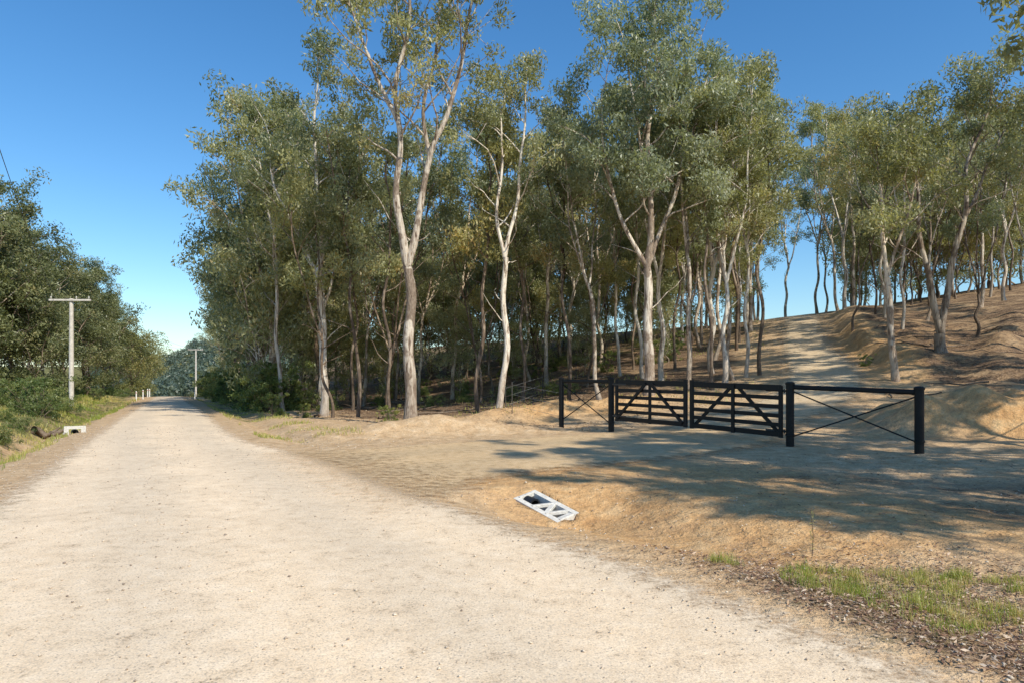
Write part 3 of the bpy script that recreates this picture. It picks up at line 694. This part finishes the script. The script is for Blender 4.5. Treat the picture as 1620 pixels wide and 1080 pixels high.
# ------------------------------------------------------------------ culvert outlet
def culvert():
    ox,oy=CO; dx,dy=CD; wx,wy=CW; Lc=CL; W=CWD; z0=CZ; DR=CDROP
    o=add_obj("culvert_outlet",None,(ox,oy,z0),label="pale precast concrete culvert outlet with barred grate in ditch",category="culvert")
    def Q(l,w,z): return Vector((dx*l+wx*w,dy*l+wy*w,z+CROLL*w/W))
    top=lambda l:-DR*l/Lc
    def prism(pts):
        n=len(m.v); k=len(pts)//2
        for p in pts: m.v.append(tuple(p))
        for i in range(k): j=(i+1)%k; m.f.append((n+i,n+j,n+k+j,n+k+i))
        m.f.append(tuple(n+i for i in reversed(range(k)))); m.f.append(tuple(n+k+i for i in range(k)))
    for w0 in (0,W-.085):
        m=MB()
        prism([Q(0,w0,top(0)),Q(Lc,w0,top(Lc)),Q(Lc,w0,-.60),Q(0,w0,-.60),Q(0,w0+.085,top(0)),Q(Lc,w0+.085,top(Lc)),Q(Lc,w0+.085,-.60),Q(0,w0+.085,-.60)])
        add_obj("side_wall",m.mesh("side_wall",M_conc),parent=o)
    m=MB(); m.beam(Q(.035,.085,-.035),Q(.035,W-.085,-.035),.07,.07); add_obj("end_beam",m.mesh("end_beam",M_conc),parent=o)
    m=MB(); m.beam(Q(Lc-.06,.085,top(Lc)-.045),Q(Lc-.06,W-.085,top(Lc)-.045),.12,.12); add_obj("end_beam",m.mesh("end_beam",M_conc),parent=o)
    m=MB(); m.beam(Q(.05,W/2,-.24),Q(Lc,W/2,-.36),W-.18,.05); add_obj("floor_slab",m.mesh("floor_slab",M_concdark),parent=o)
    st=[(.34,0),(.48,1),(.62,0),(.76,1)]
    for i in range(3):
        (l0,s0),(l1,s1)=st[i],st[i+1]
        m=MB(); a=Q(l0,.06 if s0==0 else W-.06,top(l0)-.022); b=Q(l1,.06 if s1==0 else W-.06,top(l1)-.026)
        m.beam(a,b,.075,.05); add_obj("grate_bar",m.mesh("grate_bar",M_conc),parent=o)
    m=MB(); c=Q(.06,W/2,-.13); ax=(dx,dy,-.15)
    m.lathe(c,[(.085,-.03),(.085,.17),(.11,.17),(.11,.12),(.112,-.03)],24,ax); add_obj("pipe",m.mesh("pipe",M_pipe),parent=o)
culvert()
def small_culvert(x_,y_,ang,s_):
    z=H(x_,y_); o=add_obj("culvert_headwall",None,(x_,y_,z-.06),ang,s_,label="pale concrete culvert headwall half hidden in ditch grass",category="culvert")
    m=MB()
    out=[(-.5,-.1),(-.5,.5),(.5,.5),(.5,-.1),(.28,-.1),(.28,.34),(-.28,.34),(-.28,-.1)]
    n=len(out)
    for yy in (-.08,.08):
        for (a,b) in out: m.v.append((a,yy,b))
    for i in range(n): j=(i+1)%n; m.f.append((i,j,n+j,n+i))
    for b0 in (0,n):
        m.f+= [(b0+0,b0+1,b0+6,b0+7),(b0+1,b0+2,b0+5,b0+6),(b0+2,b0+3,b0+4,b0+5)]
    add_obj("headwall",m.mesh("headwall",M_conc),parent=o)
    m=MB(); m.lathe((0,.25,.14),[(.15,-.2),(.15,.3),(.18,.3),(.18,-.2)],20,(0,-1,0)); add_obj("pipe",m.mesh("pipe",M_pipe),parent=o)
    for sg in (-1,1):
        m=MB(); m.beam((sg*.45,-.10,.05),(sg*.62,-.55,-.1),.1,.3); add_obj("wing_wall",m.mesh("wing_wall",M_concdark),parent=o)
small_culvert(-14.15,22.1,.6,.6)

# ------------------------------------------------------------------ poles and wires
def pole(x_,y_,top,ang,half=1.3):
    z=H(x_,y_); o=add_obj("power_pole",None,(x_,y_,z),ang,1,label="pale power pole with crossarm standing above roadside scrub",category="pole",group="power poles along the road")
    h=top-z
    m=MB(); m.lathe((0,0,-.3),[(.15,0),(.14,h*.5),(.115,h+.3)],16); add_obj("shaft",m.mesh("shaft",M_pole),parent=o)
    m=MB(); m.beam((-half,-.15,h-.12),(half,-.15,h-.12),.09,.12); add_obj("crossarm",m.mesh("crossarm",M_pole),parent=o)
    for u in (-half+.12,.4,half-.12):
        m=MB(); m.lathe((u,-.15,h-.05),[(.02,0),(.02,.06),(.05,.07),(.035,.10),(.05,.13),(.02,.17)],10); add_obj("insulator",m.mesh("insulator",M_conc),parent=o)
pole(-28.4,44,7.0,0.05); pole(-56.5,122,7.6,.1)
def wire(a,b,sag,r=.012):
    t=np.linspace(0,1,28)[:,None]; P=np.array(a)*(1-t)+np.array(b)*t; P[:,2]-=sag*4*(t[:,0]*(1-t[:,0]))
    acc={'v':[],'f':[],'n':0}; tube(P-np.array(a),np.full(28,r),6,acc)
    add_obj("power_line",new_mesh("power_line",np.vstack(acc['v']),np.vstack(acc['f']),[M_picket],True),a,label="thin dark overhead power line strung between poles",category="wire",group="overhead power lines")
wire((-29.4,43.85,7.08),(-7.6,8,9.2),.45,.011)
for k in (-1.1,1.1): wire((-28.4+k,43.85,7.08),(-56.5+k,121.85,7.65),.9,.009)

def guide(x_,y_):
    z=H(x_,y_); o=add_obj("guide_post",None,(x_,y_,z),.45,1,label="white roadside guide post with red reflector on grassy verge",category="post",group="white guide posts along the road")
    m=MB(); m.lathe((0,0,-.1),[(.055,0),(.055,.98),(.045,1.02),(.02,1.04)],12); add_obj("shaft",m.mesh("shaft",M_white),parent=o)
    m=MB(); m.beam((0,-.062,.74),(0,-.062,.84),.05,.012,up=(0,1,0)); add_obj("reflector",m.mesh("reflector",M_red),parent=o)
for (x_,y_) in [(-34.4,62.5),(-37.3,69),(-40.3,75.5),(-43,81),(-31.6,68)]: guide(x_,y_)

fp=[(1.68,23.2),(0.0,27.0),(-.3,31.5),(1.6,36),(3.8,40.5),(6,45)]
for i,(x_,y_) in enumerate(fp[1:]):
    m=MB(); m.lathe((0,0,-.2),[(.022,0),(.022,1.42),(.010,1.45)],3)
    add_obj("fence_picket",m.mesh("fence_picket",M_picket),(x_,y_,H(x_,y_)),label="dark steel picket of the wire fence on bare soil",category="post",group="steel fence pickets")
for hh in (.35,.75,1.15):
    P=np.array([(x_,y_,H(x_,y_)+hh) for x_,y_ in fp]); acc={'v':[],'f':[],'n':0}; tube(P-P[0],np.full(len(P),.005),4,acc)
    add_obj("fence_wire",new_mesh("fence_wire",np.vstack(acc['v']),np.vstack(acc['f']),[M_wire]),tuple(P[0]),label="thin galvanised fence wire running between the pickets",category="wire",group="wires of the paddock fence")

def log(x_,y_,l,r,ang,seed,lab="fallen grey branch lying on the ground"):
    rg=np.random.RandomState(seed); acc={'v':[],'f':[],'n':0}; P=[];n=7
    for i in range(n):
        t=i/(n-1)-.5; px=x_+t*l*math.cos(ang); py=y_+t*l*math.sin(ang); P.append((px+rg.normal()*.06,py+rg.normal()*.06,H(px,py)+r*.7+abs(rg.normal())*.05))
    P=np.array(P); tube(P-P[0],np.linspace(r,r*.45,n),8,acc)
    b=P[3]-P[0]; a2=ang+.7; tube([b,b+np.array([math.cos(a2)*l*.15,math.sin(a2)*l*.15,.12]),b+np.array([math.cos(a2)*l*.3,math.sin(a2)*l*.3,.25])],[r*.45,r*.3,r*.1],6,acc)
    add_obj("fallen_branch",new_mesh("fallen_branch",np.vstack(acc['v']),np.vstack(acc['f']),[M_log],True),tuple(P[0]),label=lab,category="branch",group="fallen branches on the forest floor")
log(-17.2,25.4,1.2,.15,.2,1,"thick dead log lying in the grassy ditch")
for i in range(34):
    y_=31+rng.rand()*16; x_=(-.3+rng.rand()*.42)*y_
    log(x_,y_,1.5+2.5*rng.rand(),.03+.04*rng.rand(),rng.rand()*3.1,10+i)
for i in range(14):
    y_=24+rng.rand()*18; x_=(.52+rng.rand()*.24)*y_
    log(x_,y_,.8+1.6*rng.rand(),.02+.03*rng.rand(),rng.rand()*3.1,60+i)

# ------------------------------------------------------------------ grass, litter, stones
def blades(X,Y,Hh,W,tint,rg,lean=.45):
    n=len(X); Z=hg(X,Y); a=rg.rand(n)*6.28; l=lean*(.3+rg.rand(n)); b=rg.rand(n)*6.28
    ca,sa=np.cos(a)*W/2,np.sin(a)*W/2
    B=np.c_[X,Y,Z-.01]; Lx_=np.cos(b)*l*Hh; Ly_=np.sin(b)*l*Hh
    v0=B-np.c_[ca,sa,0*ca]; v1=B+np.c_[ca,sa,0*ca]
    Mx=B+np.c_[Lx_*.35,Ly_*.35,Hh*.6]; v2=Mx+np.c_[ca,sa,0*ca]*.7; v3=Mx-np.c_[ca,sa,0*ca]*.7
    tp=B+np.c_[Lx_,Ly_,Hh*(1-.3*l)]
    Vv=np.stack([v0,v1,v2,v3,tp,tp],1).reshape(-1,3); base=np.arange(n)[:,None]*6
    Fq=np.vstack([base+np.array([[0,1,2,3]]),base+np.array([[3,2,4,5]])])
    return Vv,Fq,np.repeat(np.clip(tint,0,1),6)
rg=np.random.RandomState(3)
M1=26000
nc=2600; yc=2.9+rg.rand(nc)*3.5; ec=4.95+rg.rand(nc)**1.0*2.7; cx_=ec-.5*yc
pn=.45*vnoise(cx_*2.1,yc*2.1,4)+.55*vnoise(cx_*5.3+7,yc*5.3,14)
keep=(pn>.40+.12*rg.rand(nc))&(yc<6.4-.3*(ec-5)); cx_=cx_[keep]; yc=yc[keep]; wt=rg.rand(len(cx_))**1.5+.1; a=rg.choice(len(cx_),M1,p=wt/wt.sum())
X1=cx_[a]+rg.normal(size=M1)*.035; Y1=yc[a]+rg.normal(size=M1)*.035; H1=(.025+.08*rg.rand(M1)**1.5)*(.35+1.3*((a*7919)%100)/100); T1=np.clip(((a*104729)%100)/100*.85+.3*rg.rand(M1),0,1); W1=np.full(M1,.0042)
n=36000; Y2=7+rg.rand(n)**1.4*65; e2=-3.1-rg.rand(n)**1.1*6; X2=e2-.5*Y2; k=vnoise(X2*.9,Y2*.9,6)>.40; X2=X2[k];Y2=Y2[k]
H2=(.04+.13*rg.rand(len(X2))**1.5)*(1+.015*Y2)*(.4+1.2*vnoise(X2*.7,Y2*.7,31)); T2=np.clip(vnoise(X2*.4,Y2*.4,22)*.9+.35*rg.rand(len(X2)),0,1); W2=.006+.0006*Y2
n=16000; Y3=19+rg.rand(n)**1.2*60; e3=2.6+rg.rand(n)**1.3*3.0; X3=e3-.5*Y3; k=vnoise(X3*.8,Y3*.8,8)>.55; X3=X3[k];Y3=Y3[k]
H3=.05+.12*rg.rand(len(X3)); T3=.3+.7*rg.rand(len(X3)); W3=.010+.0004*Y3
n=9000; Y4=27+rg.rand(n)*35; X4=Y4*(-.2+rg.rand(n)*.65); k=(vnoise(X4*.5,Y4*.5,12)>.62)&(drive_dist(X4,Y4)>.6); X4=X4[k];Y4=Y4[k]
H4=.08+.14*rg.rand(len(X4)); T4=.3+.7*rg.rand(len(X4)); W4=np.full(len(X4),.03)
Vv,Fq,Tt=blades(np.r_[X1,X2,X3,X4],np.r_[Y1,Y2,Y3,Y4],np.r_[H1,H2,H3,H4],np.r_[W1,W2,W3,W4],np.r_[T1,T2,T3,T4],rg)
add_obj("grass",new_mesh("grass",Vv,Fq,[M_grass],False,{'tint':Tt}),label="tufts of green and dry grass along the verges",category="grass",kind="stuff")
n=30000; Y5=2.6+rg.rand(n)**1.1*4.6; e5=4.85+rg.normal(size=n)*.30+.9*rg.rand(n)**1.6*3; X5=e5-.5*Y5; k=(e5>4.4)&(rg.rand(n)<smooth(7.4,4.8,Y5)); X5=X5[k];Y5=Y5[k]
n=9000; Y6=4+rg.rand(n)*11; e6=6+rg.rand(n)*10; X6=e6-.5*Y6; k=(drive_dist(X6,Y6)>.3); X6=X6[k];Y6=Y6[k]
n=22000; Y7=22+rg.rand(n)*16; e7=7+rg.rand(n)*24; X7=e7-.5*Y7; k=(drive_dist(X7,Y7)>.3)&(vnoise(X7*.5,Y7*.5,3)>.4); X7=X7[k];Y7=Y7[k]
X=np.r_[X5,X6,X7];Y=np.r_[Y5,Y6,Y7]; n=len(X); S=np.r_[np.full(len(X5),.055),np.full(len(X6),.05),np.full(len(X7),.10)]*(.4+.8*rg.rand(n))
a=rg.rand(n)*6.28; P=np.c_[X,Y,hg(X,Y)+.012]; ld=np.c_[np.cos(a),np.sin(a),rg.normal(size=n)*.25]*S[:,None]/2; wd=np.c_[-np.sin(a),np.cos(a),rg.normal(size=n)*.5]*S[:,None]*.11
Vl=np.stack([P-ld,P+wd,P+ld,P-wd],1).reshape(-1,3)
add_obj("leaf_litter",new_mesh("leaf_litter",Vl,np.arange(n*4).reshape(-1,4),[M_litter],False,{'tint':np.repeat(rg.rand(n),4)}),label="scattered dry gum leaves and bark on soil",category="leaf litter",kind="stuff")
oc=np.array([(1,0,0),(-1,0,0),(0,1,0),(0,-1,0),(0,0,1),(0,0,-1)],float); of=np.array([(0,2,4),(2,1,4),(1,3,4),(3,0,4),(2,0,5),(1,2,5),(3,1,5),(0,3,5)])
n=17000; Ys=2.6+rg.rand(n)**1.6*22; es=-3.2+rg.rand(n)*11; 
bias=rg.rand(n)<(.25+.5*((np.abs(es+.1)<.35)|((es>3.4)&(es<4.8))|(es<-2.2))); Ys=Ys[bias];es=es[bias];n=len(Ys); Xs=es-.5*Ys
sz=(.003+.008*rg.rand(n)**3)*(1+.05*Ys)*(1+.8*(es>4.4)*rg.rand(n)**5)
Vs=oc[None]*(sz[:,None,None]*(.6+.8*rg.rand(n,6,1)))*np.array([1.2,1,.65]); an=rg.rand(n)*6.28; c,s_=np.cos(an)[:,None],np.sin(an)[:,None]
Vx=Vs[...,0]*c-Vs[...,1]*s_; Vy=Vs[...,0]*s_+Vs[...,1]*c
Vs=np.stack([Vx+Xs[:,None],Vy+Ys[:,None],Vs[...,2]+(hg(Xs,Ys)+.020)[:,None]],-1).reshape(-1,3)
Fs=(np.arange(n)[:,None,None]*6+of[None]).reshape(-1,3)
m_,nt_,out_=mat_new("loose_stone"); c_=ramp(nt_,attr(nt_,'tint'),[(0,(.2,.15,.12)),(.4,(.42,.33,.25)),(1,(.74,.62,.47))]); principled(nt_,out_,c_,.9,.2)
add_obj("loose_gravel",new_mesh("loose_gravel",Vs,Fs,[m_],False,{'tint':np.repeat(rg.rand(n)**.6,6)}),label="loose stones and gravel scattered over the road",category="gravel",kind="stuff")
acc={'v':[],'f':[],'n':0}; tube([(0,0,-.02),(.012,0,.22),(-.012,.01,.46)],[.004,.003,.0015],5,acc)
wx_,wy_=2.9,6.6; o=add_obj("weed",None,(wx_,wy_,H(wx_,wy_)),label="thin dry weed stalk standing on sandy bank",category="plant")
add_obj("stem",new_mesh("stem",np.vstack(acc['v']),np.vstack(acc['f']),[M_log]),parent=o)
cc=np.array([(0,0,.1+.045*i) for i in range(8)]); Vq,Fq2,Tq=leaves(cc,np.full(8,.028),np.full(8,5),.032,rg,np.full(8,.8),-.3,1)
add_obj("foliage",new_mesh("foliage",Vq,Fq2,[M_grass],False,{'tint':Tq}),parent=o)

# ------------------------------------------------------------------ camera
cam=bpy.data.cameras.new("camera"); co=bpy.data.objects.new("camera",cam); COL.objects.link(co)
co.location=(0,0,1.6); co.rotation_euler=(math.radians(90),0,0)
cam.lens=24; cam.sensor_width=36; cam.shift_y=65/1620; cam.clip_end=5000
scene.camera=co
scene.view_settings.view_transform='Standard'; scene.view_settings.look='None'; scene.view_settings.exposure=0
print("TREES",tcount,STAT)
